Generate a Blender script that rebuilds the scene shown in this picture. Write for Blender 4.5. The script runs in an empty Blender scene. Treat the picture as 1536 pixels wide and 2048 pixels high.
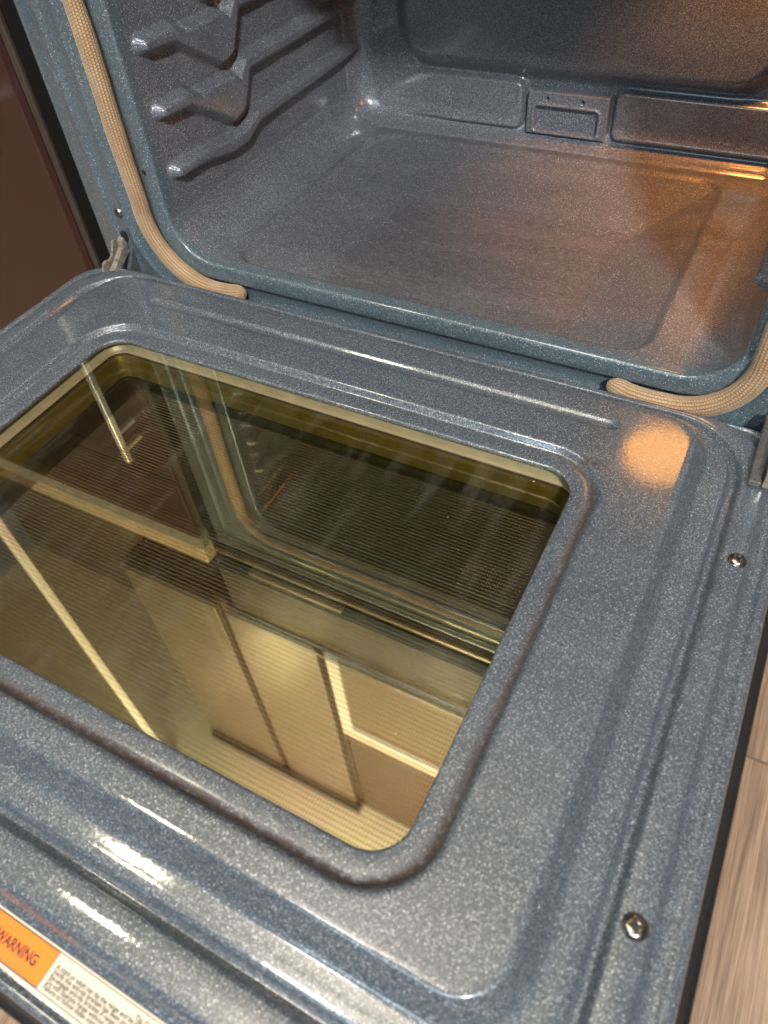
import bpy, bmesh, math, random
import numpy as np
from mathutils import Vector, Matrix

random.seed(4)
rng = np.random.default_rng(7)
S = bpy.context.scene
COL = S.collection

# ------------------------------------------------------------------ camera
cd = bpy.data.cameras.new('camera')
cam = bpy.data.objects.new('camera', cd)
COL.objects.link(cam)
cd.sensor_fit = 'HORIZONTAL'
cd.sensor_width = 36.0
cd.lens = 36.0 * 1449.85 / 1536.0
cd.clip_start = 0.02
cd.clip_end = 60.0
R = Matrix(((0.8829124332702127, -0.3110407536336444, 0.3517375225304736),
            (0.4646803179219889, 0.686300075614182, -0.5595215888130483),
            (-0.0673634716503088, 0.6574540712407007, 0.7504773859992341)))
M4 = R.to_4x4()
M4.translation = Vector((0.2966, -0.4795, 0.3859))
cam.matrix_world = M4
cd.dof.use_dof = True
cd.dof.focus_distance = 0.66
cd.dof.aperture_fstop = 11.0
S.camera = cam

# ------------------------------------------------------------------ world and lamps
w = bpy.data.worlds.new('World')
S.world = w
w.use_nodes = True
bg = w.node_tree.nodes['Background']
bg.inputs['Color'].default_value = (0.60, 0.66, 0.74, 1)
bg.inputs['Strength'].default_value = 0.16


def area(name, loc, target, sx, sy, power, color):
    l = bpy.data.lights.new(name, 'AREA')
    l.shape = 'RECTANGLE'
    l.size, l.size_y = sx, sy
    l.energy = power
    l.color = color
    o = bpy.data.objects.new(name, l)
    COL.objects.link(o)
    o.location = loc
    d = Vector(target) - Vector(loc)
    o.rotation_euler = d.to_track_quat('-Z', 'Y').to_euler()
    return o


area('ceiling_lamp', (1.50, -2.25, 2.38), (-0.1, 0.15, 0.1), 0.26, 0.26, 285, (1.0, 0.95, 0.91))
area('ceiling_lamp', (-0.30, -1.05, 2.38), (-0.25, -0.6, 0.0), 0.30, 0.30, 13, (1.0, 0.95, 0.90))
area('ceiling_lamp', (-1.06, -0.43, 2.38), (-1.06, -0.43, 0.0), 0.24, 0.17, 13, (1.0, 0.90, 0.64))
area('window_light', (0.10, -2.6, 1.90), (-0.1, 0.1, 0.1), 1.2, 0.9, 28, (0.64, 0.87, 1.0))
area('added_ceiling_fill', (-0.10, -0.70, 1.98), (-0.30, -0.25, 2.42), 0.35, 0.35, 52, (1.0, 0.93, 0.84))  # added upward fill to brighten the ceiling, not a lamp of the kitchen

S.view_settings.view_transform = 'Standard'
S.view_settings.look = 'None'
S.view_settings.exposure = 0.04
S.view_settings.gamma = 1.0
S.view_settings.use_curve_mapping = False
S.cycles.use_denoising = True
S.cycles.max_bounces = 10
S.cycles.transparent_max_bounces = 12
S.cycles.glossy_bounces = 6
S.cycles.sample_clamp_indirect = 6.0

# ------------------------------------------------------------------ materials
def mat(name):
    m = bpy.data.materials.new(name)
    m.use_nodes = True
    nt = m.node_tree
    nt.nodes.clear()
    out = nt.nodes.new('ShaderNodeOutputMaterial')
    return m, nt, out


class NT:
    def __init__(self, nt):
        self.nt = nt

    def n(self, typ, **kw):
        nd = self.nt.nodes.new(typ)
        for k, v in kw.items():
            setattr(nd, k, v)
        return nd

    def l(self, a, b):
        self.nt.links.new(a, b)

    def math(self, op, a, b=None, clamp=False):
        nd = self.n('ShaderNodeMath', operation=op, use_clamp=clamp)
        for i, v in enumerate((a, b)):
            if v is None:
                continue
            if isinstance(v, (int, float)):
                nd.inputs[i].default_value = v
            else:
                self.l(v, nd.inputs[i])
        return nd.outputs[0]

    def mix(self, fac, a, b):
        nd = self.n('ShaderNodeMix', data_type='RGBA')
        for s, v in ((nd.inputs[0], fac), (nd.inputs[6], a), (nd.inputs[7], b)):
            if isinstance(v, (int, float)):
                s.default_value = v
            elif isinstance(v, tuple):
                s.default_value = (*v, 1) if len(v) == 3 else v
            else:
                self.l(v, s)
        return nd.outputs[2]

    def ramp(self, v, lo, hi, a=0.0, b=1.0, smooth=False):
        nd = self.n('ShaderNodeMapRange')
        nd.interpolation_type = 'SMOOTHSTEP' if smooth else 'LINEAR'
        self.l(v, nd.inputs[0])
        for i, x in enumerate((lo, hi, a, b)):
            nd.inputs[i + 1].default_value = x
        return nd.outputs[0]

    def noise(self, vec, scale, detail=2.0, rough=0.5):
        nd = self.n('ShaderNodeTexNoise')
        nd.inputs['Scale'].default_value = scale
        nd.inputs['Detail'].default_value = detail
        nd.inputs['Roughness'].default_value = rough
        self.l(vec, nd.inputs['Vector'])
        return nd.outputs[0]

    def bump(self, h, strength, dist, normal=None):
        nd = self.n('ShaderNodeBump')
        nd.inputs['Strength'].default_value = strength
        nd.inputs['Distance'].default_value = dist
        self.l(h, nd.inputs['Height'])
        if normal is not None:
            self.l(normal, nd.inputs['Normal'])
        return nd.outputs[0]

    def principled(self, **kw):
        nd = self.n('ShaderNodeBsdfPrincipled')
        for k, v in kw.items():
            s = nd.inputs[k]
            if isinstance(v, (int, float)):
                s.default_value = v
            elif isinstance(v, tuple):
                s.default_value = (*v, 1) if len(v) == 3 else v
            else:
                self.l(v, s)
        return nd.outputs[0]


def enamel(name, dark, fleck, tint=(0.13, 0.12, 0.13), stain_tone=False, rough=0.06, amount=0.9, scale=900.0, metal=0.9):
    m, nt, out = mat(name)
    b = NT(nt)
    tc = b.n('ShaderNodeTexCoord').outputs['Object']
    vo = b.n('ShaderNodeTexVoronoi')
    vo.inputs['Scale'].default_value = scale
    b.l(tc, vo.inputs['Vector'])
    sp = b.n('ShaderNodeSeparateColor')
    b.l(vo.outputs['Color'], sp.inputs[0])
    spot = b.ramp(vo.outputs['Distance'], 0.20, 0.62, 1.0, 0.0, True)
    keep = b.ramp(sp.outputs[0], 0.35, 1.0, 0.0, 1.0)
    big = b.ramp(b.noise(tc, scale * 0.42, 3.0, 0.7), 0.30, 0.72)
    mask = b.math('ADD', b.math('MULTIPLY', b.math('MULTIPLY', spot, keep), amount), b.math('MULTIPLY', big, 0.26))
    cl = b.ramp(b.noise(tc, 9.0, 3.0), 0.35, 0.7)
    base = b.mix(cl, dark, tuple(x * 1.2 for x in dark))
    wipe = b.n('ShaderNodeMapping')
    wipe.inputs['Scale'].default_value = (6.0, 30.0, 14.0)
    wipe.inputs['Rotation'].default_value = (0.0, 0.0, 0.6)
    b.l(tc, wipe.inputs['Vector'])
    haze = b.ramp(b.noise(wipe.outputs[0], 1.0, 5.0, 0.6), 0.35, 0.72)
    mask = b.math('MULTIPLY', mask, b.ramp(haze, 0.0, 1.0, 0.72, 1.12))
    c = b.mix(mask, base, fleck)
    c = b.mix(b.math('MULTIPLY', b.math('MULTIPLY', spot, b.math('GREATER_THAN', sp.outputs[1], 0.95)), 0.7), c, (0.60, 0.62, 0.66))
    c = b.mix(b.math('MULTIPLY', b.ramp(b.noise(tc, 120.0, 2.0), 0.50, 0.75), 0.13), c, tint)
    rgh = b.ramp(haze, 0.0, 1.0, rough * 0.75, rough * 1.5)
    v2 = b.n('ShaderNodeTexVoronoi')
    v2.inputs['Scale'].default_value = 42.0
    b.l(tc, v2.inputs['Vector'])
    s2 = b.n('ShaderNodeSeparateColor')
    b.l(v2.outputs['Color'], s2.inputs[0])
    soot = b.math('MULTIPLY', b.math('LESS_THAN', v2.outputs['Distance'], b.ramp(s2.outputs[0], 0, 1, 0.015, 0.045)),
                  b.math('GREATER_THAN', s2.outputs[1], 0.80))
    c = b.mix(b.math('MULTIPLY', soot, 0.9), c, (0.010, 0.008, 0.007))
    mask = b.math('MULTIPLY', mask, b.math('SUBTRACT', 1.0, soot, True))
    cw = 1.0
    if stain_tone:
        at = b.n('ShaderNodeAttribute', attribute_name='stain_tone')
        s = b.math('MULTIPLY', at.outputs['Fac'],
                   b.ramp(b.noise(tc, 180.0, 4.0, 0.7), 0.22, 0.50), clamp=True)
        c = b.mix(b.math('MULTIPLY', s, 0.97), c, (0.026, 0.014, 0.009))
        rgh = b.math('ADD', rgh, b.math('MULTIPLY', s, 0.45))
        cw = b.math('SUBTRACT', 1.0, b.math('MULTIPLY', s, 0.9), True)
        mask = b.math('MULTIPLY', mask, b.math('SUBTRACT', 1.0, s, True))
    # glassy, slightly wavy enamel skin with tiny metallic flakes under it
    h = b.noise(tc, 380.0, 2.0, 0.5)
    hh = b.math('ADD', h, b.math('MULTIPLY', sp.outputs[2], 0.9))
    nb = b.bump(hh, 0.45, 0.00030)
    nc = b.bump(h, 0.16, 0.00025)
    sh = b.principled(**{'Base Color': c, 'Roughness': b.math('ADD', rgh, 0.30), 'Metallic': b.math('MULTIPLY', mask, metal, True),
                         'Specular IOR Level': 0.35, 'Normal': nb, 'Coat Weight': cw,
                         'Coat Roughness': rgh, 'Coat Normal': nc, 'Coat IOR': 1.5})
    b.l(sh, out.inputs[0])
    return m


def simple(name, color, rough=0.4, metal=0.0, var=0.12, vs=30.0, bump=0.0, bs=300.0, spec=0.5, coat=0.0):
    m, nt, out = mat(name)
    b = NT(nt)
    tc = b.n('ShaderNodeTexCoord').outputs['Object']
    nz = b.noise(tc, vs, 4.0, 0.6)
    c = b.mix(b.ramp(nz, 0.3, 0.7), tuple(x * (1 - var) for x in color), tuple(min(1, x * (1 + var)) for x in color))
    kw = {'Base Color': c, 'Roughness': b.ramp(nz, 0.3, 0.7, rough * 0.85, rough * 1.2), 'Metallic': metal,
          'Specular IOR Level': spec, 'Coat Weight': coat}
    if bump:
        kw['Normal'] = b.bump(b.noise(tc, bs, 3.0), bump, 0.001)
    b.l(b.principled(**kw), out.inputs[0])
    return m


ENAMEL = enamel('speckled_enamel_door', (0.0125, 0.022, 0.032), (0.335, 0.37, 0.42), stain_tone=True, scale=1150.0, amount=0.92, rough=0.08)
ENAMEL_IN = enamel('speckled_enamel_cavity', (0.026, 0.035, 0.047), (0.31, 0.325, 0.365), scale=1150.0, amount=0.95, rough=0.12, metal=0.20)
ENAMEL_FLOOR = enamel('speckled_enamel_floor', (0.027, 0.033, 0.042), (0.27, 0.275, 0.295), stain_tone=True, scale=1150.0, amount=0.88, rough=0.15, metal=0.20)
ENAMEL_FR = enamel('speckled_enamel_frame', (0.030, 0.049, 0.062), (0.23, 0.29, 0.33), tint=(0.09, 0.12, 0.14), scale=1000.0, amount=0.7, metal=0.5)
BLACK = simple('black_gloss_shell', (0.010, 0.010, 0.011), 0.22)
BLACK_SATIN = simple('black_satin', (0.014, 0.012, 0.010), 0.45)
GAP = simple('gap_shade_black', (0.004, 0.004, 0.004), 0.9, spec=0.1)  # near-black that stands in for the shade in the gap beside the oven
BLACK_MATT = simple('black_matt', (0.006, 0.006, 0.007), 0.6)
STEEL = simple('zinc_plated_steel', (0.36, 0.33, 0.285), 0.30, 0.65, 0.25, 160.0, 0.15, 400.0)
STEEL_DARK = simple('dark_oiled_steel', (0.16, 0.155, 0.15), 0.28, 0.7, 0.25, 120.0)
SCREW = simple('nickel_screw', (0.32, 0.29, 0.27), 0.2, 1.0, 0.25, 300.0)
BROWN = simple('brown_cabinet_laminate', (0.033, 0.0125, 0.0085), 0.33, 0.0, 0.10, 5.0, 0.03, 60.0)
FILLER = simple('taupe_filler', (0.032, 0.025, 0.018), 0.5)
RED_EDGE = simple('dark_red_edge', (0.020, 0.0035, 0.0045), 0.35)
COUNTER = simple('pale_counter', (0.62, 0.52, 0.36), 0.3, 0.0, 0.2, 80.0)
PAINT = simple('cream_paint', (0.72, 0.66, 0.54), 0.6, 0.0, 0.04, 3.0)
WALLC = simple('tan_wall', (0.085, 0.066, 0.046), 0.6, 0.0, 0.08, 4.0)
CHROME = simple('bright_pull', (0.75, 0.70, 0.64), 0.3, 0.4, 0.05)
CAB_UP = simple('upper_cabinet_laminate', (0.115, 0.085, 0.055), 0.36, 0.0, 0.10, 5.0, spec=0.9, coat=0.35)
CAB_MID = simple('hood_panel', (0.13, 0.095, 0.060), 0.35)
CAB_DARK = simple('dark_cabinet_carcass', (0.06, 0.038, 0.022), 0.4)
TRIM = simple('pale_trim', (0.70, 0.66, 0.58), 0.35)
SPACER = simple('spacer_metal', (0.235, 0.21, 0.165), 0.4, 0.15, 0.12, 60.0)
SPACER_LOW = simple('spacer_lower_metal', (0.105, 0.095, 0.030), 0.35, 0.3, 0.25, 40.0)

# woven fibreglass rope
def mk_rope():
    m, nt, out = mat('woven_fibreglass')
    b = NT(nt)
    uv = b.n('ShaderNodeTexCoord').outputs['UV']
    sx = b.n('ShaderNodeSeparateXYZ')
    b.l(uv, sx.inputs[0])
    # u counts ribs round the rope, v counts stitches along it
    u, v = sx.outputs[0], sx.outputs[1]
    rib = b.math('SINE', b.math('MULTIPLY', u, 2 * math.pi))
    half = b.math('FLOOR', u)
    st = b.math('SINE', b.math('ADD', b.math('MULTIPLY', v, 2 * math.pi), b.math('MULTIPLY', half, math.pi)))
    ribn = b.math('ABSOLUTE', b.math('SINE', b.math('MULTIPLY', u, math.pi)))
    stn = b.ramp(st, -1, 1)
    h = b.math('MULTIPLY', b.math('POWER', ribn, 0.6), b.math('ADD', b.math('MULTIPLY', stn, 0.50), 0.50))
    tc = b.n('ShaderNodeTexCoord').outputs['Object']
    nz = b.ramp(b.noise(tc, 45.0, 4.0), 0.3, 0.7)
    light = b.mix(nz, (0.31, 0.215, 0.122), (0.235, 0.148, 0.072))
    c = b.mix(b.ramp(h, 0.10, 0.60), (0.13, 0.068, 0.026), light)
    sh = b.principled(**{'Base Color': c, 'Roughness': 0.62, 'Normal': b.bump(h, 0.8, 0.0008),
                         'Sheen Weight': 0.2})
    b.l(sh, out.inputs[0])
    return m


ROPE = mk_rope()


def mk_glass():
    """clear inner pane: only a faint surface reflection"""
    m, nt, out = mat('clear_window_glass')
    b = NT(nt)
    lw = b.n('ShaderNodeLayerWeight')
    lw.inputs[0].default_value = 0.50
    gl = b.n('ShaderNodeBsdfGlossy')
    gl.inputs['Roughness'].default_value = 0.008
    gl.inputs['Color'].default_value = (0.86, 0.92, 0.74, 1)
    tr = b.n('ShaderNodeBsdfTransparent')
    tr.inputs['Color'].default_value = (0.97, 0.93, 0.78, 1)
    mx = b.n('ShaderNodeMixShader')
    b.l(b.ramp(b.math('POWER', lw.outputs['Facing'], 4.0), 0.0, 1.0, 0.11, 1.0), mx.inputs[0])
    b.l(tr.outputs[0], mx.inputs[1])
    b.l(gl.outputs[0], mx.inputs[2])
    tc = b.n('ShaderNodeTexCoord').outputs['Object']
    mp = b.n('ShaderNodeMapping')
    mp.inputs['Scale'].default_value = (55.0, 9.0, 9.0)
    mp.inputs['Rotation'].default_value = (0.0, 0.0, 0.5)
    b.l(tc, mp.inputs['Vector'])
    smear = b.ramp(b.noise(mp.outputs[0], 1.0, 5.0, 0.65), 0.50, 0.82, 0.0, 0.045)
    vo = b.n('ShaderNodeTexVoronoi')
    vo.inputs['Scale'].default_value = 70.0
    b.l(tc, vo.inputs['Vector'])
    sp = b.n('ShaderNodeSeparateColor')
    b.l(vo.outputs['Color'], sp.inputs[0])
    dust = b.math('MULTIPLY', b.math('LESS_THAN', vo.outputs['Distance'], b.ramp(sp.outputs[0], 0, 1, 0.012, 0.05)),
                  b.math('GREATER_THAN', sp.outputs[1], 0.72))
    film = b.n('ShaderNodeBsdfDiffuse')
    film.inputs['Color'].default_value = (0.62, 0.58, 0.48, 1)
    m3 = b.n('ShaderNodeMixShader')
    b.l(b.math('ADD', smear, b.math('MULTIPLY', dust, 0.55), True), m3.inputs[0])
    b.l(mx.outputs[0], m3.inputs[1])
    b.l(film.outputs[0], m3.inputs[2])
    b.l(m3.outputs[0], out.inputs[0])
    return m


def mk_dotglass():
    """middle pane: gold low-E coating, rows of printed dots, clear margin"""
    m, nt, out = mat('dot_printed_gold_glass')
    b = NT(nt)
    tc = b.n('ShaderNodeTexCoord').outputs['Object']
    sx = b.n('ShaderNodeSeparateXYZ')
    b.l(tc, sx.inputs[0])
    x, y = sx.outputs[0], sx.outputs[1]
    PXX, PYY, RD = 0.0020, 0.0030, 0.00078
    fx = b.math('SUBTRACT', b.math('FRACT', b.math('MULTIPLY', x, 1 / PXX)), 0.5)
    fy = b.math('SUBTRACT', b.math('FRACT', b.math('MULTIPLY', y, 1 / PYY)), 0.5)
    ax = b.math('MULTIPLY', fx, PXX)
    ay = b.math('MULTIPLY', fy, PYY)
    d2 = b.math('ADD', b.math('MULTIPLY', ax, ax), b.math('MULTIPLY', ay, ay))
    dot = b.math('LESS_THAN', d2, RD ** 2)
    inside = b.math('MULTIPLY', b.math('MULTIPLY', b.math('GREATER_THAN', x, -0.168), b.math('LESS_THAN', x, 0.236)),
                    b.math('LESS_THAN', y, -0.134))
    mask = b.math('MULTIPLY', b.math('MULTIPLY', dot, inside), b.ramp(b.noise(tc, 6.0, 2.0), 0.3, 0.7, 0.35, 0.85))
    tint = b.mix(b.ramp(b.noise(tc, 5.0, 2.0), 0.35, 0.65), (0.94, 0.82, 0.60), (0.83, 0.81, 0.60))
    tint = b.mix(b.ramp(b.noise(tc, 7.0, 1.0), 0.52, 0.66, 0.0, 0.9), tint, (0.96, 0.70, 0.66))
    gl = b.n('ShaderNodeBsdfGlossy')
    gl.inputs['Roughness'].default_value = 0.02
    b.l(tint, gl.inputs['Color'])
    tr = b.n('ShaderNodeBsdfTransparent')
    tr.inputs['Color'].default_value = (0.82, 0.76, 0.56, 1)
    mx = b.n('ShaderNodeMixShader')
    b.l(b.math('ADD', b.math('MULTIPLY', inside, 0.34), 0.14), mx.inputs[0])
    b.l(tr.outputs[0], mx.inputs[1])
    b.l(gl.outputs[0], mx.inputs[2])
    ink = b.principled(**{'Base Color': (0.085, 0.070, 0.055), 'Roughness': 0.5})
    m2 = b.n('ShaderNodeMixShader')
    b.l(mask, m2.inputs[0])
    b.l(mx.outputs[0], m2.inputs[1])
    b.l(ink, m2.inputs[2])
    b.l(m2.outputs[0], out.inputs[0])
    return m


def mk_clear():
    m, nt, out = mat('clear_glass_underside')
    b = NT(nt)
    tr = b.n('ShaderNodeBsdfTransparent')
    tr.inputs['Color'].default_value = (0.98, 0.98, 0.95, 1)
    b.l(tr.outputs[0], out.inputs[0])
    return m


CLEAR = mk_clear()
GLASS = mk_glass()
DOTGLASS = mk_dotglass()


def mk_floor():
    m, nt, out = mat('wood_look_planks')
    b = NT(nt)
    tc = b.n('ShaderNodeTexCoord').outputs['Object']
    sx = b.n('ShaderNodeSeparateXYZ')
    b.l(tc, sx.inputs[0])
    x, y = sx.outputs[0], sx.outputs[1]
    # planks run along y, 0.15 wide, end joints offset from row to row
    px = b.math('MULTIPLY', b.math('ADD', x, 0.028), 1 / 0.15)
    row = b.math('FLOOR', px)
    py = b.math('ADD', b.math('MULTIPLY', b.math('ADD', y, 0.08), 1 / 0.9), b.math('MULTIPLY', b.math('SUBTRACT', row, 3.0), 0.37))
    col = b.math('FLOOR', py)
    cid = b.math('ADD', b.math('MULTIPLY', row, 12.9898), b.math('MULTIPLY', col, 78.233))
    rnd = b.math('FRACT', b.math('MULTIPLY', b.math('SINE', cid), 43758.5453))
    cv = b.n('ShaderNodeCombineXYZ')
    b.l(b.math('ADD', b.math('MULTIPLY', x, 1.0), b.math('MULTIPLY', rnd, 7.0)), cv.inputs[0])
    b.l(b.math('MULTIPLY', y, 0.035), cv.inputs[1])
    g1 = b.noise(cv.outputs[0], 260.0, 5.0, 0.65)
    g2 = b.noise(cv.outputs[0], 40.0, 4.0, 0.6)
    g = b.math('ADD', b.math('MULTIPLY', g1, 0.6), b.math('MULTIPLY', g2, 0.4))
    c = b.mix(b.ramp(g, 0.38, 0.64), (0.115, 0.072, 0.046), (0.40, 0.275, 0.185))
    c = b.mix(b.ramp(rnd, 0, 1, 0.0, 0.4), c, (0.28, 0.20, 0.14))
    ex = b.math('ABSOLUTE', b.math('SUBTRACT', b.math('FRACT', px), 0.5))
    ey = b.math('ABSOLUTE', b.math('SUBTRACT', b.math('FRACT', py), 0.5))
    gap = b.math('MAXIMUM', b.math('GREATER_THAN', ex, 0.488), b.math('GREATER_THAN', ey, 0.4982))
    c = b.mix(gap, c, (0.13, 0.095, 0.07))
    h = b.math('SUBTRACT', b.math('MULTIPLY', g, 0.4), gap)
    sh = b.principled(**{'Base Color': c, 'Roughness': 0.45, 'Normal': b.bump(h, 0.3, 0.001)})
    b.l(sh, out.inputs[0])
    return m


FLOOR = mk_floor()


def emis(name, color, strength):
    m, nt, out = mat(name)
    b = NT(nt)
    e = b.n('ShaderNodeEmission')
    e.inputs[0].default_value = (*color, 1)
    e.inputs[1].default_value = strength
    b.l(e.outputs[0], out.inputs[0])
    return m


# ------------------------------------------------------------------ mesh helpers
def link(name, me, m, parent=None, smooth=True):
    o = bpy.data.objects.new(name, me)
    COL.objects.link(o)
    for mm in (m if isinstance(m, (list, tuple)) else [m]):
        me.materials.append(mm)
    if smooth:
        me.polygons.foreach_set('use_smooth', [True] * len(me.polygons))
    if parent:
        o.parent = parent
    return o


def thing(name, label, cat, loc=(0, 0, 0), group=None):
    o = bpy.data.objects.new(name, None)
    o.empty_display_size = 0.05
    COL.objects.link(o)
    o.location = loc
    o['label'] = label
    o['category'] = cat
    if group:
        o['group'] = group
    return o


def structure(o):
    o['kind'] = 'structure'
    return o


def rr(x0, x1, y0, y1, r, na=14, mx=60, my=50):
    """rounded rectangle, counter-clockwise, the same number of points for every size"""
    r = max(r, 1e-5)
    pts = []
    for (cx, cy, a0, ex, ey, n) in ((x1 - r, y0 + r, -90, x1, y1 - r, my), (x1 - r, y1 - r, 0, x0 + r, y1, mx),
                                    (x0 + r, y1 - r, 90, x0, y0 + r, my), (x0 + r, y0 + r, 180, x1 - r, y0, mx)):
        for i in range(na):
            a = math.radians(a0 + 90 * i / (na - 1))
            pts.append((cx + r * math.cos(a), cy + r * math.sin(a)))
        lx, ly = pts[-1]
        for i in range(1, n):
            t = i / n
            pts.append((lx + (ex - lx) * t, ly + (ey - ly) * t))
    return np.array(pts)


def rings_mesh(name, rings, close_last=False, flip=False):
    n = len(rings[0])
    V = np.concatenate(rings)
    F = []
    for k in range(len(rings) - 1):
        a, b = k * n, (k + 1) * n
        for i in range(n):
            j = (i + 1) % n
            f = (a + i, a + j, b + j, b + i)
            F.append(f[::-1] if flip else f)
    if close_last:
        F.append(tuple(range((len(rings) - 1) * n, len(rings) * n)))
    me = bpy.data.meshes.new(name)
    me.from_pydata(V.tolist(), [], F)
    return me


def grid_mesh(name, P, flip=False):
    """P: (a, b, 3) array of points"""
    a, b = P.shape[:2]
    idx = np.arange(a * b).reshape(a, b)
    q = np.stack([idx[:-1, :-1], idx[1:, :-1], idx[1:, 1:], idx[:-1, 1:]], -1).reshape(-1, 4)
    if flip:
        q = q[:, ::-1]
    me = bpy.data.meshes.new(name)
    me.from_pydata(P.reshape(-1, 3).tolist(), [], q.tolist())
    return me


def sstep(a, b, x):
    t = np.clip((x - a) / (b - a), 0, 1)
    return t * t * (3 - 2 * t)


def add_box(bm, x0, x1, y0, y1, z0, z1, bevel=0.0, seg=2, mi=0, rot=None, at=None):
    r = bmesh.ops.create_cube(bm, size=1.0)
    vs = r['verts']
    for v in vs:
        v.co = Vector(((x0 + x1) / 2 + v.co.x * (x1 - x0), (y0 + y1) / 2 + v.co.y * (y1 - y0),
                       (z0 + z1) / 2 + v.co.z * (z1 - z0)))
    fs = {f for v in vs for f in v.link_faces}
    if bevel:
        es = list({e for v in vs for e in v.link_edges})
        br = bmesh.ops.bevel(bm, geom=es, offset=bevel, segments=seg, affect='EDGES', profile=0.5)
        fs = {f for f in fs if f.is_valid} | set(br['faces'])
        vs = list({v for f in fs for v in f.verts})
    for f in fs:
        f.material_index = mi
    if rot is not None:
        bmesh.ops.rotate(bm, verts=vs, cent=Vector(at), matrix=rot)
    return vs


def box(name, x0, x1, y0, y1, z0, z1, m, parent=None, bevel=0.002, seg=2, rot=None, at=None):
    bm = bmesh.new()
    add_box(bm, x0, x1, y0, y1, z0, z1, bevel, seg, 0, rot, at)
    me = bpy.data.meshes.new(name)
    bm.to_mesh(me)
    bm.free()
    return link(name, me, m, parent, smooth=False)


def tube_path(name, pts, rad, nseg, m, parent, ribs=None, stitch=0.001, flat=1.0, ends=True, up=Vector((0, 1, 0)), wob=0.0):
    pts = [Vector(p) for p in pts]
    n = len(pts)
    V, F = [], []
    dist = [0.0]
    for i in range(1, n):
        dist.append(dist[-1] + (pts[i] - pts[i - 1]).length)
    L = dist[-1]
    rings = []
    for i, p in enumerate(pts):
        t = (pts[min(i + 1, n - 1)] - pts[max(i - 1, 0)]).normalized()
        s = t.cross(up).normalized()
        q = s.cross(t).normalized()
        k = 1.0
        if ends:
            e = min(dist[i], L - dist[i]) / (rad * 1.5)
            if e < 1:
                k = max(0.04, math.sqrt(max(0, 1 - (1 - e) ** 2)))
        rr_ = rad * k * (1 + wob * math.sin(dist[i] * 31 + 1.3 * math.sin(dist[i] * 57)))
        rings.append((p, s, q, rr_))
        for j in range(nseg):
            a = 2 * math.pi * j / nseg
            V.append(p + s * (math.cos(a) * rr_) + q * (math.sin(a) * rr_ * flat))
    for i in range(n - 1):
        for j in range(nseg):
            k2 = (j + 1) % nseg
            F.append((i * nseg + j, i * nseg + k2, (i + 1) * nseg + k2, (i + 1) * nseg + j))
    F.append(tuple(range(nseg))[::-1])
    F.append(tuple(range((n - 1) * nseg, n * nseg)))
    me = bpy.data.meshes.new(name)
    me.from_pydata([tuple(v) for v in V], [], F)
    if ribs:
        uv = me.uv_layers.new(name='UVMap')
        li = 0
        for fi, f in enumerate(F):
            if len(f) == 4:
                i, j = fi // nseg, fi % nseg
                for (ii, jj) in ((i, j), (i, j + 1), (i + 1, j + 1), (i + 1, j)):
                    uv.data[li].uv = (jj * ribs / nseg, dist[ii] / stitch)
                    li += 1
            else:
                li += len(f)
    return link(name, me, m, parent)


def lathe(name, profile, m, parent, at, axis, n=28):
    """profile of (radius, height) spun about axis through at"""
    ax = Vector(axis).normalized()
    s = ax.orthogonal().normalized()
    q = ax.cross(s)
    at = Vector(at)
    rings = []
    for (r, h) in profile:
        rings.append(np.array([tuple(at + ax * h + s * (r * math.cos(2 * math.pi * i / n)) + q * (r * math.sin(2 * math.pi * i / n)))
                               for i in range(n)]))
    me = rings_mesh(name, rings, close_last=True)
    return link(name, me, m, parent)


# ------------------------------------------------------------------ setting
ZF = -0.33
bm = bmesh.new()
vs = [bm.verts.new(p) for p in ((-2.6, -3.2, ZF), (2.6, -3.2, ZF), (2.6, 0.70, ZF), (-2.6, 0.70, ZF))]
bm.faces.new(vs)
me = bpy.data.meshes.new('floor')
bm.to_mesh(me)
bm.free()
structure(link('floor', me, FLOOR))
structure(box('wall', -2.6, 2.6, 0.68, 0.78, ZF - 0.05, 2.46, WALLC, bevel=0))
structure(box('ceiling', -2.6, 2.6, -3.2, 0.68, 2.42, 2.50, PAINT, bevel=0))

# ------------------------------------------------------------------ oven
oven = thing('oven', 'open oven with blue speckled enamel inside and its door folded down flat', 'oven', (0.0, 0.3, ZF))


def part(o):
    """keep world position under the oven empty"""
    o.matrix_parent_inverse = Matrix.Translation(-oven.location)
    return o


# ---- door: one pressed enamel panel
door_rings, door_stain = [], []
GX, GB, GF, GR = 0.2278, -0.0985, -0.3962, 0.024
PX, PB, PF, PR = 0.2972, -0.0120, -0.4355, 0.029


def back_map(o):
    return o if o <= 0.0145 else 0.0145 + (o - 0.0145) * (0.0195 / 0.0593)


def front_map(o):
    return float(np.interp(o, [0, 0.040, 0.052, 0.058, 0.0622, 0.0666, 0.0738], [0, 0.040, 0.058, 0.0645, 0.0868, 0.0900, 0.0945]))


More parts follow.
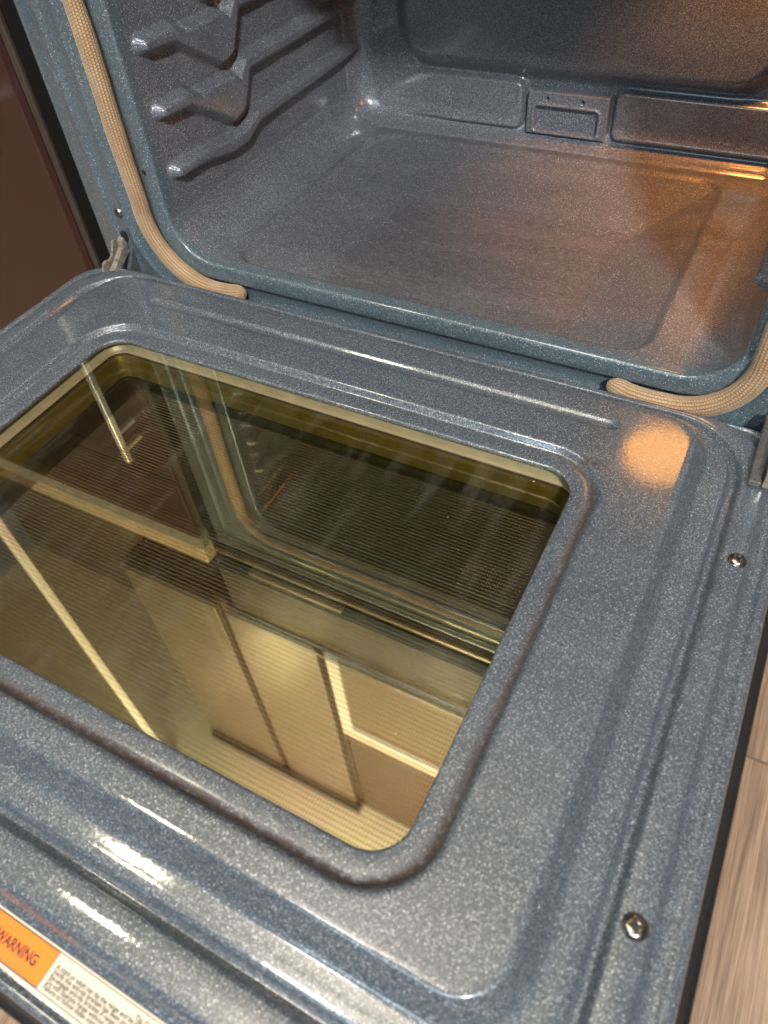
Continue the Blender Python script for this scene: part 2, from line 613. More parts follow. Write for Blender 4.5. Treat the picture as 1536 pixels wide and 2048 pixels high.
prof_in = [(0.0, -0.0085), (0.0, -0.0055), (0.0005, -0.0048), (0.0014, -0.0045), (0.003, -0.0043), (0.007, -0.0042), (0.0115, -0.0042),
           (0.0128, -0.0044), (0.0140, -0.0048), (0.0150, -0.0050), (0.0160, -0.0048), (0.0170, -0.0041), (0.0180, -0.0030), (0.0190, -0.0017),
           (0.0200, -0.0007), (0.0213, -0.0002), (0.0228, 0.0), (0.0245, 0.0)]
NP = dict(na=16, mx=150, my=110)
for o, z in prof_in:
    p = rr(-GX - o, GX + o, GF - o, GB + o, GR + o, **NP)
    door_rings.append(np.column_stack([p, np.full(len(p), z)]))
    door_stain.append(np.full(len(p), float(np.exp(-((o - 0.0152) / 0.0032) ** 2))))
o0 = 0.0245
N1 = 40
for k in range(1, N1 + 1):
    t = k / N1
    A = (-GX - o0, GX + o0, GF - o0, GB + o0, GR + o0)
    B = (-PX + 0.005, PX - 0.005, PF + 0.005, PB - 0.005, PR - 0.005)
    q = [a + (b - a) * t for a, b in zip(A, B)]
    p = rr(*q, **NP)
    door_rings.append(np.column_stack([p, np.zeros(len(p))]))
    door_stain.append(np.zeros(len(p)))
prof_out = [(-0.0030, -0.0001), (-0.0016, -0.0003), (-0.0005, -0.0010), (0.0006, -0.0022), (0.0024, -0.0046), (0.0052, -0.0082), (0.0082, -0.0119),
            (0.0096, -0.0134), (0.0112, -0.0143), (0.0132, -0.0146), (0.020, -0.0145), (0.0255, -0.0145), (0.0267, -0.0149), (0.0281, -0.0168),
            (0.0297, -0.0200), (0.0310, -0.0211), (0.0326, -0.0211), (0.0340, -0.0200), (0.0356, -0.0168), (0.0369, -0.0149), (0.0382, -0.0145), (0.045, -0.0145),
            (0.0508, -0.0145), (0.0520, -0.0148), (0.0532, -0.0159), (0.0548, -0.0183), (0.0564, -0.0206), (0.0578, -0.0215), (0.0600, -0.0217), (0.0622, -0.0217),
            (0.0638, -0.0215), (0.0652, -0.0206), (0.0666, -0.0202), (0.0690, -0.0203), (0.0710, -0.0213), (0.0725, -0.0233), (0.0735, -0.0266),
            (0.0738, -0.0310), (0.0738, -0.0345)]
for o, z in prof_out:
    p = rr(-PX - o, PX + o, PF - front_map(o) if o > 0 else PF - o, PB + back_map(o), PR + max(-0.004, min(o, 0.03) - max(0, o - 0.045) * 0.9), **NP)
    door_rings.append(np.column_stack([p, np.full(len(p), z)]))
    door_stain.append(np.zeros(len(p)))
V = np.concatenate(door_rings)
# long shallow groove pressed along the hinge side of the panel
bx, by = V[:, 0], V[:, 1]
ddx = np.maximum(np.abs(bx - 0.006) - 0.226, 0)
dd = np.hypot(ddx, by + 0.0405)
V[:, 2] -= 0.0022 * (1 - sstep(0.0018, 0.0066, dd))
n = len(door_rings[0])
door_rings = [V[i * n:(i + 1) * n] for i in range(len(door_rings))]
me = rings_mesh('door', door_rings, flip=True)
st = np.concatenate(door_stain)
# the grease line is heavy along the front and right, faint at the back and left
wgt = np.clip(0.10 + 1.0 * sstep(-0.36, -0.405, V[:, 1] * -1 * -1) + 0.75 * sstep(0.20, 0.235, V[:, 0]), 0, 1)
st = st * wgt
# baked-on spot at the back right corner of the window
st = np.maximum(st, np.exp(-(((V[:, 0] - 0.232) / 0.010) ** 2 + ((V[:, 1] + 0.086) / 0.004) ** 2)) * 1.0)
at = me.attributes.new('stain_tone', 'FLOAT', 'POINT')
at.data.foreach_set('value', st.astype(np.float32))
door = part(link('door', me, ENAMEL, oven))

part_d = lambda o: o


def dpart(o):
    """child of the door, kept where it was modelled"""
    o.parent = door
    o.matrix_parent_inverse = Matrix.Identity(4)
    return o


door.matrix_parent_inverse = Matrix.Translation(-Vector((0.0, 0.3, ZF)))
sh = []
for (o, z) in ((-0.012, -0.0840), (-0.012, -0.0345), (-0.011, -0.0335), (0.0, -0.0335), (0.0030, -0.0340), (0.0042, -0.0360), (0.0046, -0.0420), (0.0046, -0.0820), (0.0040, -0.0850), (0.002, -0.0865)):
    p = rr(-0.374 - o, 0.374 + o, -0.532 - o, 0.018 + min(o, 0.0), max(0.004, 0.006 + o), na=8, mx=12, my=10)
    sh.append(np.column_stack([p, np.full(len(p), z)]))
dpart(link('outer_shell', rings_mesh('outer_shell', sh, close_last=True, flip=True), BLACK))
# window: coated inner pane, metal spacer, printed outer pane


def pane(name, b, top):
    o = dpart(box(name, *b, [top, CLEAR], bevel=0))
    for p in o.data.polygons:
        p.material_index = 0 if p.normal.z > 0.5 else 1
    return o


def spacer(name, rows, m):
    rg = []
    for (o, z) in rows:
        p = rr(-GX - o, GX + o, GF - o, GB + o, GR * 0.6 + o, na=10, mx=20, my=16)
        rg.append(np.column_stack([p, np.full(len(p), z)]))
    return dpart(link(name, rings_mesh(name, rg), m))


pane('window_pane', (-0.240, 0.240, -0.408, -0.087, -0.0100, -0.0062), GLASS)
pane('middle_pane', (-0.2300, 0.2300, -0.3990, -0.0960, -0.0262, -0.0226), DOTGLASS)
spacer('window_spacer', [(0.006, -0.0105), (0.005, -0.0110), (0.004, -0.0200), (0.002, -0.0206), (0.0012, -0.0212), (0.0012, -0.0222), (0.003, -0.0228)], SPACER)
spacer('window_seal', [(0.003, -0.0229), (0.0010, -0.0231), (0.0010, -0.0246), (0.004, -0.0250)], BLACK_MATT)
spacer('window_channel', [(0.004, -0.0252), (0.001, -0.0300), (-0.003, -0.0380), (-0.005, -0.0440), (-0.005, -0.0448)], SPACER_LOW)
dpart(box('outer_pane', -0.236, 0.236, -0.404, -0.090, -0.0520, -0.0460, BLACK, bevel=0))


def screw(name, at, axis, rad, parent_fn, tall=0.4):
    o = lathe(name, [(rad * 1.12, -0.0006), (rad * 1.12, 0.0002), (rad, 0.0006), (rad * 0.92, rad * tall * 0.55), (rad * 0.75, rad * tall * 0.82),
                     (rad * 0.5, rad * tall * 0.97), (rad * 0.30, rad * tall), (rad * 0.26, rad * tall * 0.9), (rad * 0.20, rad * tall * 0.3), (0.0001, rad * tall * 0.25)],
              SCREW, None, at, axis)
    parent_fn(o)
    # cross recess
    ax = Vector(axis).normalized()
    bm = bmesh.new()
    for k in (0, 1):
        add_box(bm, *((-rad * 0.6, rad * 0.6, -rad * 0.13, rad * 0.13) if k == 0 else (-rad * 0.13, rad * 0.13, -rad * 0.6, rad * 0.6)),
                rad * tall * 0.85, rad * tall * (1.02 + 0.004 * k))
    bmesh.ops.rotate(bm, verts=bm.verts, cent=(0, 0, 0), matrix=Vector((0, 0, 1)).rotation_difference(ax).to_matrix() @ Matrix.Rotation(0.3, 3, 'Z'))
    bmesh.ops.translate(bm, verts=bm.verts, vec=Vector(at))
    base = o.data
    b2 = bmesh.new()
    b2.from_mesh(base)
    tmp = bpy.data.meshes.new('tmp')
    bm.to_mesh(tmp)
    nf = len(b2.faces)
    b2.from_mesh(tmp)
    b2.faces.ensure_lookup_table()
    for f in list(b2.faces)[nf:]:
        f.material_index = 1
    b2.to_mesh(base)
    base.materials.append(BLACK_MATT)
    bm.free()
    b2.free()
    bpy.data.meshes.remove(tmp)
    return o


screw('screw', (0.3445, -0.1215, -0.0145), (0, 0, 1), 0.0055, dpart, 0.55)
screw('screw', (0.3425, -0.3655, -0.0145), (0, 0, 1), 0.0058, dpart, 0.45)

# ---- warning label stuck along the front flange
def text_bm(bm, body, size, x, y, z, mi, align='LEFT', shear=0.0, sx=1.0):
    cu = bpy.data.curves.new('t', 'FONT')
    cu.body = body
    cu.size = size
    cu.align_x = align
    cu.resolution_u = 3
    cu.offset = 0.00020 if size > 0.005 else 0.00005
    ob = bpy.data.objects.new('t', cu)
    COL.objects.link(ob)
    dg = bpy.context.evaluated_depsgraph_get()
    tm = bpy.data.meshes.new_from_object(ob.evaluated_get(dg))
    n0 = len(bm.verts)
    nf = len(bm.faces)
    bm.from_mesh(tm)
    bm.verts.ensure_lookup_table()
    bm.faces.ensure_lookup_table()
    for v in bm.verts[n0:]:
        v.co = Vector((x + v.co.x * sx, y + v.co.y, z))
    for f in bm.faces[nf:]:
        f.material_index = mi
        if f.normal.z < 0:
            f.normal_flip()
    bpy.data.objects.remove(ob)
    bpy.data.curves.remove(cu)
    bpy.data.meshes.remove(tm)


LAB_W = simple('label_white', (0.50, 0.46, 0.37), 0.6, 0.0, 0.05, 60.0)
LAB_O = simple('label_orange', (0.80, 0.17, 0.010), 0.6, 0.0, 0.05, 60.0)
INK = simple('label_ink', (0.008, 0.007, 0.007), 0.6)
LZ = -0.0212
bm = bmesh.new()
LX0, LX1, LY0, LY1 = 0.036, 0.300, -0.5218, -0.5015
add_box(bm, LX0, LX1, LY0, LY1, LZ - 0.0006, LZ, 0.0002, 1, 0)


def flat(bm, x0, x1, y0, y1, z, mi):
    f = bm.faces.new([bm.verts.new(p) for p in ((x0, y0, z), (x1, y0, z), (x1, y1, z), (x0, y1, z))])
    f.material_index = mi


OX0, OX1, OY0, OY1 = 0.0405, 0.0940, -0.5195, -0.5033
flat(bm, OX0 - 0.0004, OX1 + 0.0004, OY0 - 0.0004, OY1 + 0.0004, LZ + 0.00006, 2)
flat(bm, OX0, OX1, OY0, OY1, LZ + 0.00012, 1)
for yy in (LY1 - 0.0013, LY0 + 0.0016):
    flat(bm, LX0 + 0.001, LX1 - 0.001, yy - 0.00018, yy + 0.00018, LZ + 0.00005, 2)
text_bm(bm, 'WARNING', 0.0072, 0.0578, -0.5140, LZ + 0.00018, 2, sx=0.82)
# the triangle with its mark
f = bm.faces.new([bm.verts.new(p) for p in ((0.0505, -0.5140, LZ + 0.00018), (0.0563, -0.5140, LZ + 0.00018), (0.0534, -0.5088, LZ + 0.00018))])
f.material_index = 2
flat(bm, 0.0531, 0.0537, -0.5123, -0.5102, LZ + 0.00024, 1)
flat(bm, 0.0531, 0.0537, -0.5134, -0.5128, LZ + 0.00024, 1)
text_bm(bm, 'Tip Over Hazard', 0.0034, 0.158, -0.5072, LZ + 0.00012, 2, 'CENTER')
for i, t in enumerate(('A child or adult can tip the range and be killed.',
                       'Verify the anti-tip bracket has been properly installed.',
                       'Re-engage anti-tip bracket if range is moved.',
                       'Do not operate range without anti-tip bracket in place.',
                       'Failure to follow these instructions can result in death.')):
    text_bm(bm, t, 0.0032, 0.0970, -0.5092 - i * 0.00235, LZ + 0.00012, 2, sx=0.95)
me = bpy.data.meshes.new('warning_label')
bm.to_mesh(me)
bm.free()
o = link('warning_label', me, [LAB_W, LAB_O, INK], None, smooth=False)
o['label'] = 'cream safety sticker with orange WARNING panel'
dpart(o)

# ---- front frame round the opening (rings in the x-z plane, y is depth)
FXL, FXR, FZB, FZT = -0.369, 0.396, -0.070, 0.505
OXL, OXR, OZB, OZT = -0.2530, 0.3090, -0.0010, 0.398
frame_prof = [  # (t: 0 outer edge .. 1 opening edge as distance in from the outer left edge, y)
    (0.0, 0.075), (0.0, 0.050), (0.0006, 0.0455), (0.0025, 0.0428), (0.006, 0.0415), (0.018, 0.0412), (0.022, 0.0405), (0.0262, 0.0396), (0.0287, 0.0380), (0.0302, 0.0375), (0.0318, 0.0376), (0.0333, 0.0382),
    (0.0355, 0.0397), (0.0375, 0.0404), (0.0480, 0.0404), (0.0505, 0.0397), (0.0528, 0.0384), (0.0540, 0.0381), (0.0552, 0.0385), (0.0572, 0.0397), (0.0600, 0.0405), (0.066, 0.0410),
    (0.074, 0.0425), (0.078, 0.0455), (0.083, 0.0475), (0.090, 0.0475), (0.0935, 0.0462), (0.0962, 0.0432), (0.0980, 0.0403), (0.0990, 0.0391), (0.1002, 0.0387), (0.1060, 0.0387),
    (0.1125, 0.0388), (0.1142, 0.0391), (0.1153, 0.0399), (0.1160, 0.0412), (0.1162, 0.0430), (0.1162, 0.0470), (0.1162, 0.0520)]
rings = []
W = 0.116
for (d, y) in frame_prof:
    t = min(d / W, 1.0)
    # the gasket channel keeps its distance to the opening; the wide sides shrink at the bottom
    din = W - d
    xl = OXL - din if din < 0.06 else FXL + d
    xr = OXR + din * 0.75 if din < 0.06 else OXR + 0.045 + (FXR - OXR - 0.045) * (din - 0.06) / (W - 0.06)
    zb = OZB - din if din < 0.05 else OZB - 0.05 - (OZB - 0.05 - FZB) * (din - 0.05) / (W - 0.05)
    zt = OZT + din if din < 0.06 else OZT + 0.06 + (FZT - OZT - 0.06) * (din - 0.06) / (W - 0.06)
    r = 0.045 + din * 0.62 if din < 0.06 else max(0.003, (0.045 + 0.06 * 0.62) * (1 - (din - 0.06) / (W - 0.06)) ** 1.5)
    p = rr(xl, xr, zb, zt, r, na=18, mx=50, my=40)
    rings.append(np.column_stack([p[:, 0], np.full(len(p), y), p[:, 1]]))
part(link('front_frame', rings_mesh('front_frame', rings), ENAMEL_FR, oven))

# ---- cavity
CXL, CXR, CZB, CZT, CY0, CYB = -0.2530, 0.3090, -0.0010, 0.398, 0.0515, 0.440


def seg_dist(Y, Z, a, b, ra, rb):
    """distance to a tapering bar, negative inside"""
    a = np.array(a)
    b = np.array(b)
    d = b - a
    t = np.clip(((Y - a[0]) * d[0] + (Z - a[1]) * d[1]) / (d @ d), 0, 1)
    return np.hypot(Y - (a[0] + d[0] * t), Z - (a[1] + d[1] * t)) - (ra + (rb - ra) * t)


def support_height(Y, Z):
    h = np.zeros_like(Y)
    for (z0, deep) in ((0.300, 1), (0.245, 1), (0.190, 1), (0.135, 1), (0.0795, 0)):
        dz = z0
        if deep:
            P = [(0.066, dz), (0.104, dz - 0.002), (0.164, dz - 0.033), (0.176, dz - 0.030), (0.200, dz + 0.000), (0.425, dz - 0.001)]
            Rr = [0.0054, 0.0062, 0.0108, 0.0112, 0.0062, 0.0050]
        else:
            P = [(0.066, dz), (0.104, dz - 0.001), (0.150, dz - 0.008), (0.176, dz - 0.008), (0.203, dz + 0.002), (0.425, dz + 0.006)]
            Rr = [0.0054, 0.0060, 0.0074, 0.0074, 0.0060, 0.0050]
        d = np.full_like(Y, 9.0)
        for i in range(len(P) - 1):
            d = np.minimum(d, seg_dist(Y, Z, P[i], P[i + 1], Rr[i], Rr[i + 1]))
        if deep:  # the tongue between the two limbs is filled
            d = np.minimum(d, seg_dist(Y, Z, (0.125, dz - 0.010), (0.172, dz - 0.018), 0.009, 0.016))
        h = np.maximum(h, 1 - sstep(-0.0026, 0.0040, d))
    return h * 0.0125


def corner_path(a0, a1, cx, cz, r, n):
    return [(cx + r * math.cos(math.radians(a0 + (a1 - a0) * i / n)), cz + r * math.sin(math.radians(a0 + (a1 - a0) * i / n))) for i in range(n + 1)]


ys = np.concatenate([np.linspace(CY0, CY0 + 0.004, 3)[:-1], np.arange(CY0 + 0.004, CYB + 0.001, 0.0018)])
RC = 0.045


def sweep(name, path, disp, m):
    path = np.array(path)
    tg = np.gradient(path, axis=0)
    nn = np.column_stack([-tg[:, 1], tg[:, 0]])
    nn /= np.linalg.norm(nn, axis=1)[:, None]
    YY, _ = np.meshgrid(ys, np.arange(len(path)), indexing='ij')
    X = np.broadcast_to(path[:, 0], YY.shape)
    Z = np.broadcast_to(path[:, 1], YY.shape)
    h = disp(X, YY, Z)
    P = np.stack([X + nn[:, 0] * h, YY, Z + nn[:, 1] * h], -1)
    return part(link(name, grid_mesh(name, P, flip=True), m, oven))


# left wall with its fillets, going down then out over the floor; normals point inward
zz = np.arange(CZT - RC, CZB + RC, -0.0018)
left_path = corner_path(90, 180, CXL + RC, CZT - RC, RC, 10)[:-1] + [(CXL, z) for z in zz] + corner_path(180, 270, CXL + RC, CZB + RC, RC, 18)
wall_disp = lambda X, Y, Z: support_height(Y, Z) * (np.abs(X - CXL) < 0.02)
o = sweep('side_wall', left_path, wall_disp, ENAMEL_IN)
o['label'] = 'left cavity wall with pressed zigzag rack supports'
right_path = corner_path(-90, 0, CXR - RC, CZB + RC, RC, 18) + [(CXR, z) for z in zz[::-1]] + corner_path(0, 90, CXR - RC, CZT - RC, RC, 10)[1:]
sweep('side_wall', right_path, lambda X, Y, Z: support_height(Y, Z) * (np.abs(X - CXR) < 0.02), ENAMEL_IN)
sweep('cavity_roof', [(x, CZT) for x in np.linspace(CXR - RC, CXL + RC, 20)], lambda X, Y, Z: X * 0, ENAMEL_IN)


def rr_sdf(X, Y, x0, x1, y0, y1, r):
    qx = np.abs(X - (x0 + x1) / 2) - (x1 - x0) / 2 + r
    qy = np.abs(Y - (y0 + y1) / 2) - (y1 - y0) / 2 + r
    return np.hypot(np.maximum(qx, 0), np.maximum(qy, 0)) + np.minimum(np.maximum(qx, qy), 0) - r


def floor_disp(X, Y, Z):
    t = np.minimum(np.minimum((X + 0.200) / 0.095, (0.236 - X) / 0.075), np.minimum((0.398 - Y) / 0.118, (Y - 0.056) / 0.022))
    d = rr_sdf(X, Y, -0.200, 0.236, 0.056, 0.398, 0.030)
    lip = 1 - sstep(-0.007, 0.0015, d)
    # soft-cornered bowl: slope, then flat
    k = np.clip(t, 0, 1)
    k = k - 0.06 * np.exp(-((t - 1.0) / 0.10) ** 2)
    return -lip * (0.0030 + 0.0215 * np.clip(k, 0, 1))


fl = sweep('floor_pan', [(x, CZB) for x in np.linspace(CXL + RC, CXR - RC, 215)], floor_disp, ENAMEL_FLOOR)
# darker, browner tone over the sunken middle of the pan
co = np.empty(len(fl.data.vertices) * 3)
fl.data.vertices.foreach_get('co', co)
co = co.reshape(-1, 3)
tt = np.minimum(np.minimum((co[:, 0] + 0.200) / 0.095, (0.236 - co[:, 0]) / 0.075), np.minimum((0.398 - co[:, 1]) / 0.118, (co[:, 1] - 0.040) / 0.022))
fa = fl.data.attributes.new('stain_tone', 'FLOAT', 'POINT')
fa.data.foreach_set('value', (0.26 * sstep(0.86, 1.08, tt)).astype(np.float32))

# back wall as one pressed sheet
xs = np.arange(CXL - 0.002, CXR + 0.0021, 0.0018)
zs = np.arange(CZB - 0.002, CZT + 0.003, 0.0018)
Xg, Zg = np.meshgrid(xs, zs, indexing='ij')
dist_in = -rr_sdf(Xg, Zg, CXL, CXR, CZB, CZT, RC)
f = np.zeros_like(Xg)
rf = 0.030
dcl = np.clip(dist_in, 0, rf)
f += rf - np.sqrt(np.maximum(rf ** 2 - (rf - dcl) ** 2, 0))
# wide raised upper panel
du = rr_sdf(Xg, Zg, -0.167, 0.240, 0.088, 0.335, 0.030)
f += 0.016 * (1 - sstep(0.0, 0.024, du))
# lower ledges left and right of the bracket
for (x0, x1) in ((-0.30, -0.018), (0.092, 0.36)):
    dl = rr_sdf(Xg, Zg, x0, x1, 0.012, 0.0645, 0.010)
    f += 0.010 * (1 - sstep(-0.003, 0.003, dl)) * (sstep(-0.215, -0.10, Xg) if x0 < 0 else 1.0)
P = np.stack([Xg, CYB - f, Zg], -1)
back = part(link('back_wall', grid_mesh('back_wall', P, flip=True), ENAMEL_IN, oven))

# bracket with a slot and two holes
bx0, bx1, bz0, bz1 = -0.0125, 0.0885, 0.0085, 0.0590
xs = np.arange(bx0, bx1 + 0.0001, 0.0007)
zs = np.arange(bz0, bz1 + 0.0001, 0.0007)
Xg, Zg = np.meshgrid(xs, zs, indexing='ij')
d = rr_sdf(Xg, Zg, bx0, bx1, bz0, bz1, 0.003)
yb = 0.4265 + 0.0135 * sstep(-0.0022, -0.0002, d)
ds = rr_sdf(Xg, Zg, -0.0015, 0.0755, 0.0145, 0.0410, 0.004)
yb += 0.0075 * (1 - sstep(-0.0016, 0.0008, ds)) - 0.0012 * np.exp(-((ds - 0.0022) / 0.0014) ** 2)
for hx in (0.0135, 0.0560):
    dh = np.hypot(Xg - hx, Zg - 0.0500)
    yb += 0.006 * (1 - sstep(0.0012, 0.0026, dh))
o = link('vent_bracket', grid_mesh('vent_bracket', np.stack([Xg, yb, Zg], -1), flip=True), ENAMEL_IN)
o.parent = back
o.matrix_parent_inverse = Matrix.Identity(4)

# body round the cavity, so nothing is seen behind the frame
for nm, b in (('side_panel', (-0.4025, -0.3705, 0.0540, 0.62, -0.31, 0.66)), ('side_panel', (0.3975, 0.4180, 0.0470, 0.62, -0.31, 0.66)),  # left panel widened so its black fills the shaded gap to the cabinet
              ('back_panel', (-0.3638, 0.3912, 0.612, 0.618, -0.31, 0.66)), ('base_panel', (-0.3638, 0.3912, 0.054, 0.60, -0.31, -0.078)),
              ):
    part(box(nm, *b, GAP, oven, bevel=0))
part(box('storage_drawer', -0.3630, 0.3905, 0.020, 0.0525, -0.275, -0.100, BLACK, oven, bevel=0.004))
cp = part(box('control_panel', -0.369, 0.396, 0.022, 0.10, 0.542, 0.690, BLACK_SATIN, oven, bevel=0.006))
part(box('panel_trim', -0.369, 0.396, 0.030, 0.07, 0.5070, 0.5160, STEEL, oven, bevel=0.002))
part(box('panel_trim', -0.300, -0.120, 0.024, 0.07, 0.5300, 0.5400, STEEL, oven, bevel=0.002))
part(box('cooktop', -0.378, 0.404, 0.015, 0.640, 0.6915, 0.712, STEEL_DARK, oven, bevel=0.005))
# ---- rope gasket: open along the middle of the bottom
def arc(cx, cz, r, a0, a1, n):
    return [(cx + r * math.cos(math.radians(a0 + (a1 - a0) * i / n)), cz + r * math.sin(math.radians(a0 + (a1 - a0) * i / n))) for i in range(n + 1)]


GXL, GXR, GZB, GZT, GY = -0.2805, 0.3235, -0.0275, 0.4200, 0.0330
path = [(-0.168, -0.0215), (-0.172, -0.0228), (-0.178, -0.0246), (-0.185, -0.0260), (-0.195, -0.0270), (-0.205, GZB)]
path += arc(-0.2055, GZB + 0.075, 0.075, -90, -180, 26)[1:]
path += [(GXL + 0.0007 * math.sin(z * 40), z) for z in np.linspace(0.050, GZT - 0.055, 90)[1:]]
path += arc(GXL + 0.055, GZT - 0.055, 0.055, 180, 90, 16)[1:]
path += [(x, GZT + 0.001 * math.sin(x * 30)) for x in np.linspace(GXL + 0.055, GXR - 0.055, 60)[1:]]
path += arc(GXR - 0.055, GZT - 0.055, 0.055, 90, 0, 16)[1:]
path += [(GXR, z) for z in np.linspace(GZT - 0.055, 0.035, 80)[1:]]
path += arc(GXR - 0.060, 0.033, 0.060, 0, -90, 22)[1:]
path += [(0.258, -0.0275), (0.248, -0.0278), (0.238, -0.0270), (0.230, -0.0255), (0.222, -0.0232), (0.216, -0.0208), (0.212, -0.0190)]
# resample evenly
pp = np.array(path)
sg = np.concatenate([[0], np.cumsum(np.hypot(*np.diff(pp, axis=0).T))])
tt = np.arange(0, sg[-1], 0.0022)
pp = np.column_stack([np.interp(tt, sg, pp[:, 0]), np.interp(tt, sg, pp[:, 1])])
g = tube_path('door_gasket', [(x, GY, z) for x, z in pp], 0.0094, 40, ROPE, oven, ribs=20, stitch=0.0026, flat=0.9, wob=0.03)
part(g)

# ---- screws and hinges on the frame
fscrew = lambda o: (setattr(o, 'parent', oven), part(o))
screw('screw', (-0.3245, 0.0400, 0.0345), (0, -1, 0), 0.0048, fscrew, 0.5)
screw('screw', (-0.2660, 0.0405, 0.0860), (0, -1, 0), 0.0038, fscrew, 0.6)
screw('screw', (0.3600, 0.0395, 0.0345), (0, -1, 0), 0.0048, fscrew, 0.5)


def extrude_poly(name, pts, axis, a0, a1, m, parent_fn, bevel=0.0006):
    """pts in the two other axes; axis 0 = x"""
    bm = bmesh.new()
    vs = []
    for p in pts:
        c = [p[0], p[1]]
        c.insert(axis, a0)
        vs.append(bm.verts.new(c))
    f = bm.faces.new(vs)
    r = bmesh.ops.extrude_face_region(bm, geom=[f])
    for v in [e for e in r['geom'] if isinstance(e, bmesh.types.BMVert)]:
        v.co[axis] = a1
    bmesh.ops.recalc_face_normals(bm, faces=bm.faces)
    if bevel:
        bmesh.ops.bevel(bm, geom=bm.edges[:], offset=bevel, segments=2, affect='EDGES')
    me = bpy.data.meshes.new(name)
    bm.to_mesh(me)
    bm.free()
    o = link(name, me, m, None, smooth=False)
    parent_fn(o)
    return o


def hinge(cx, sgn):
    """hinge arm leaving a slot in the frame and hooking into the door; sgn is +1 when the body lies to the right"""
    X = lambda v: cx + sgn * v
    # side plate with a stepped upper edge (y, z)
    pts = [(0.040, 0.001), (0.036, 0.004), (0.031, 0.003), (0.029, -0.003), (0.024, -0.010), (0.018, -0.012), (0.014, -0.010), (0.009, -0.012), (0.006, -0.019),
           (0.004, -0.024), (0.004, -0.040), (0.030, -0.042), (0.041, -0.030)]
    h = extrude_poly('hinge', pts, 0, X(-0.0105), X(-0.0080), STEEL, fscrew)
    sub = lambda o: (setattr(o, 'parent', h), setattr(o, 'matrix_parent_inverse', Matrix.Identity(4)))
    pts = [(0.0415, 0.000), (0.0385, 0.002), (0.008, -0.0205), (0.0045, -0.0245), (0.0055, -0.0285), (0.0105, -0.0285), (0.0415, -0.0100)]
    extrude_poly('hinge_arm', pts, 0, X(-0.0030), X(0.0035), STEEL, sub)
    o = lathe('hinge_pin', [(0.0035, 0.0), (0.0035, 0.013), (0.0028, 0.0145), (0.0001, 0.0148)], STEEL, None, (X(-0.009), 0.0095, -0.0245), (sgn, 0, 0))
    sub(o)
    pts = [(0.040, 0.006), (0.036, 0.0085), (0.0325, 0.006), (0.0315, 0.001), (0.0345, -0.004), (0.039, -0.004)]
    extrude_poly('hinge_cam', pts, 0, X(-0.0015), X(0.0060), STEEL, sub)
    pts = [(0.042, 0.000), (0.042, -0.045), (0.012, -0.042)]
    extrude_poly('hinge_recess_shade', pts, 0, X(0.0100), X(0.0112), STEEL_DARK, sub)  # dark triangular plate standing in for the shaded recess behind the arm
    o = box('hinge_slot', *sorted((X(0.002), X(0.0085))), 0.0375, 0.0415, 0.0030, 0.0140, BLACK_MATT, None, bevel=0.0005)
    sub(o)
    return h


hinge(-0.332, 1)
hr = hinge(0.358, -1)
# the right hinge's claw lies on the door flange
cl = box('hinge_claw', 0.3375, 0.3465, -0.050, 0.030, -0.0135, -0.0085, STEEL_DARK, None, bevel=0.0012)
cl.parent = hr
cl.matrix_parent_inverse = Matrix.Identity(4)
cl = box('hinge_bar', 0.3470, 0.3530, -0.049, 0.030, -0.0130, 0.0010, STEEL, None, bevel=0.001)
cl.parent = hr
cl.matrix_parent_inverse = Matrix.Identity(4)

# ---- oven lamp, lit, high at the back right
lamp = lathe('oven_lamp', [(0.056, -0.001), (0.056, 0.004), (0.054, 0.010), (0.047, 0.017), (0.034, 0.022), (0.018, 0.025), (0.0001, 0.026)],
             emis('lamp_glow', (1.0, 0.40, 0.060), 15.0), oven, (0.257, 0.372, 0.396), (0, 0, -1), n=40)
pl = bpy.data.lights.new('lamp_beam', 'SPOT')
pl.energy = 11.5
pl.color = (1.0, 0.35, 0.085)
pl.shadow_soft_size = 0.045
pl.spot_size = math.radians(86)
pl.spot_blend = 0.35
po = bpy.data.objects.new('lamp_beam', pl)
COL.objects.link(po)
po.location = (0.247, 0.372, 0.362)
po.rotation_euler = (0.0, 0.0, 0.0)
part(lamp)

# ------------------------------------------------------------------ cabinets
cab = thing('base_cabinet', 'dark brown kitchen base cabinet with pale counter left of the oven', 'cabinet', (-0.80, 0.35, ZF))


def cpart(o):
    o.parent = cab
    o.matrix_parent_inverse = Matrix.Translation(-cab.location)
    return o


cpart(box('carcass', -1.30, -0.4040, 0.072, 0.66, -0.235, 0.530, BLACK_MATT, bevel=0.001))
cpart(box('toe_kick', -1.30, -0.4010, 0.130, 0.66, ZF, -0.2352, BLACK_MATT, bevel=0))
cpart(box('end_stile', -0.4240, -0.4133, 0.050, 0.0715, -0.235, 0.530, RED_EDGE, bevel=0.0015))
cpart(box('end_filler', -0.4130, -0.4035, 0.0510, 0.0715, -0.235, 0.530, FILLER, bevel=0.001))
cpart(box('cabinet_door', -0.870, -0.4245, 0.0500, 0.0705, -0.232, 0.3900, BROWN, bevel=0.0025))
cpart(box('drawer_front', -0.870, -0.4245, 0.0500, 0.0705, 0.3960, 0.525, BROWN, bevel=0.0025))
cpart(box('cabinet_door', -1.295, -0.876, 0.0500, 0.0705, -0.232, 0.525, BROWN, bevel=0.0025))
cpart(box('base_rail', -1.295, -0.4145, 0.0480, 0.0712, -0.2435, -0.2355, TRIM, bevel=0.001))
cpart(box('countertop', -1.30, -0.3985, 0.0300, 0.66, 0.5315, 0.5700, COUNTER, bevel=0.004))


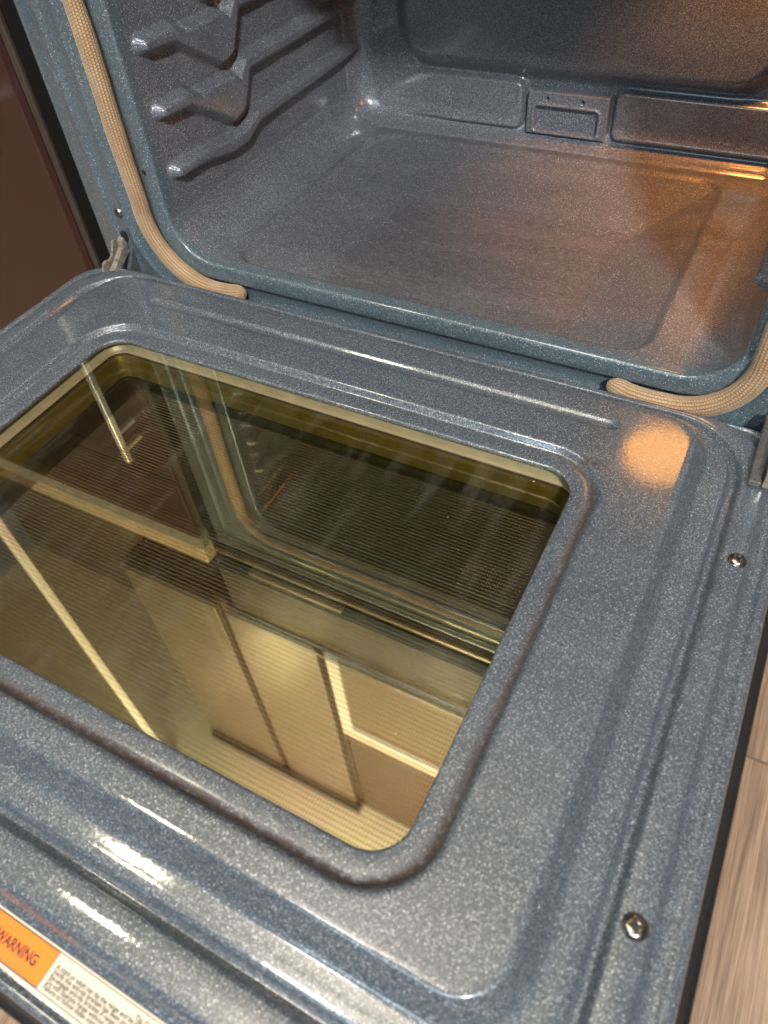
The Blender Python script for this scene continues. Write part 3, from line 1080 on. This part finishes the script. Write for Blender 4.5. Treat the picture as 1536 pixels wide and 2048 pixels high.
bm = bmesh.new()
add_box(bm, -0.4680, -0.4580, 0.0090, 0.0190, 0.1060, 0.3260, 0.0025, 3)
for z in (0.1300, 0.3020):
    add_box(bm, -0.4670, -0.4590, 0.0185, 0.0505, z - 0.004, z + 0.004, 0.0015, 2)
me = bpy.data.meshes.new('handle')
bm.to_mesh(me)
bm.free()
cpart(link('handle', me, CHROME, None, smooth=False))

up = thing('upper_cabinet', 'brown wall cabinet hanging above the counter, mirrored in the oven glass', 'cabinet', (-0.75, 0.45, 1.24))


def upart(o, root):
    o.parent = root
    o.matrix_parent_inverse = Matrix.Translation(-root.location)
    return o


upart(box('carcass', -1.100, -0.402, 0.2720, 0.66, 1.22, 2.415, CAB_DARK, bevel=0.002), up)
for (x0, x1) in ((-1.095, -0.752), (-0.716, -0.420)):
    d = upart(box('cabinet_door', x0, x1, 0.2500, 0.2705, 1.235, 2.360, CAB_UP, bevel=0.003), up)
upart(box('crown_moulding', -1.100, -0.402, 0.2300, 0.2715, 2.3650, 2.4150, CAB_DARK, bevel=0.003), up)
ru = thing('range_hood', 'boxy over-range hood with pale front frame, mirrored in the oven glass', 'hood', (0.0, 0.45, 1.22))
upart(box('body', -0.398, 0.42, 0.2720, 0.66, 1.215, 2.415, CAB_DARK, bevel=0.003), ru)
upart(box('front_frame', -0.398, 0.42, 0.256, 0.2715, 1.66, 1.72, TRIM, bevel=0.003), ru)
upart(box('front_frame', -0.398, 0.42, 0.256, 0.2715, 1.200, 1.255, TRIM, bevel=0.003), ru)
upart(box('front_frame', -0.398, -0.360, 0.256, 0.2715, 1.2555, 1.6595, TRIM, bevel=0.003), ru)
upart(box('front_panel', -0.3595, 0.42, 0.262, 0.2715, 1.2555, 1.6595, CAB_MID, bevel=0.001), ru)
ct = thing('corner_trim', 'pale upright trim strip beside the counter, mirrored in the oven glass', 'trim', (-1.09, 0.02, ZF))
upart(box('trim_strip', -1.126, -1.108, 0.030, 0.052, ZF, 2.41, TRIM, bevel=0.004), ct)
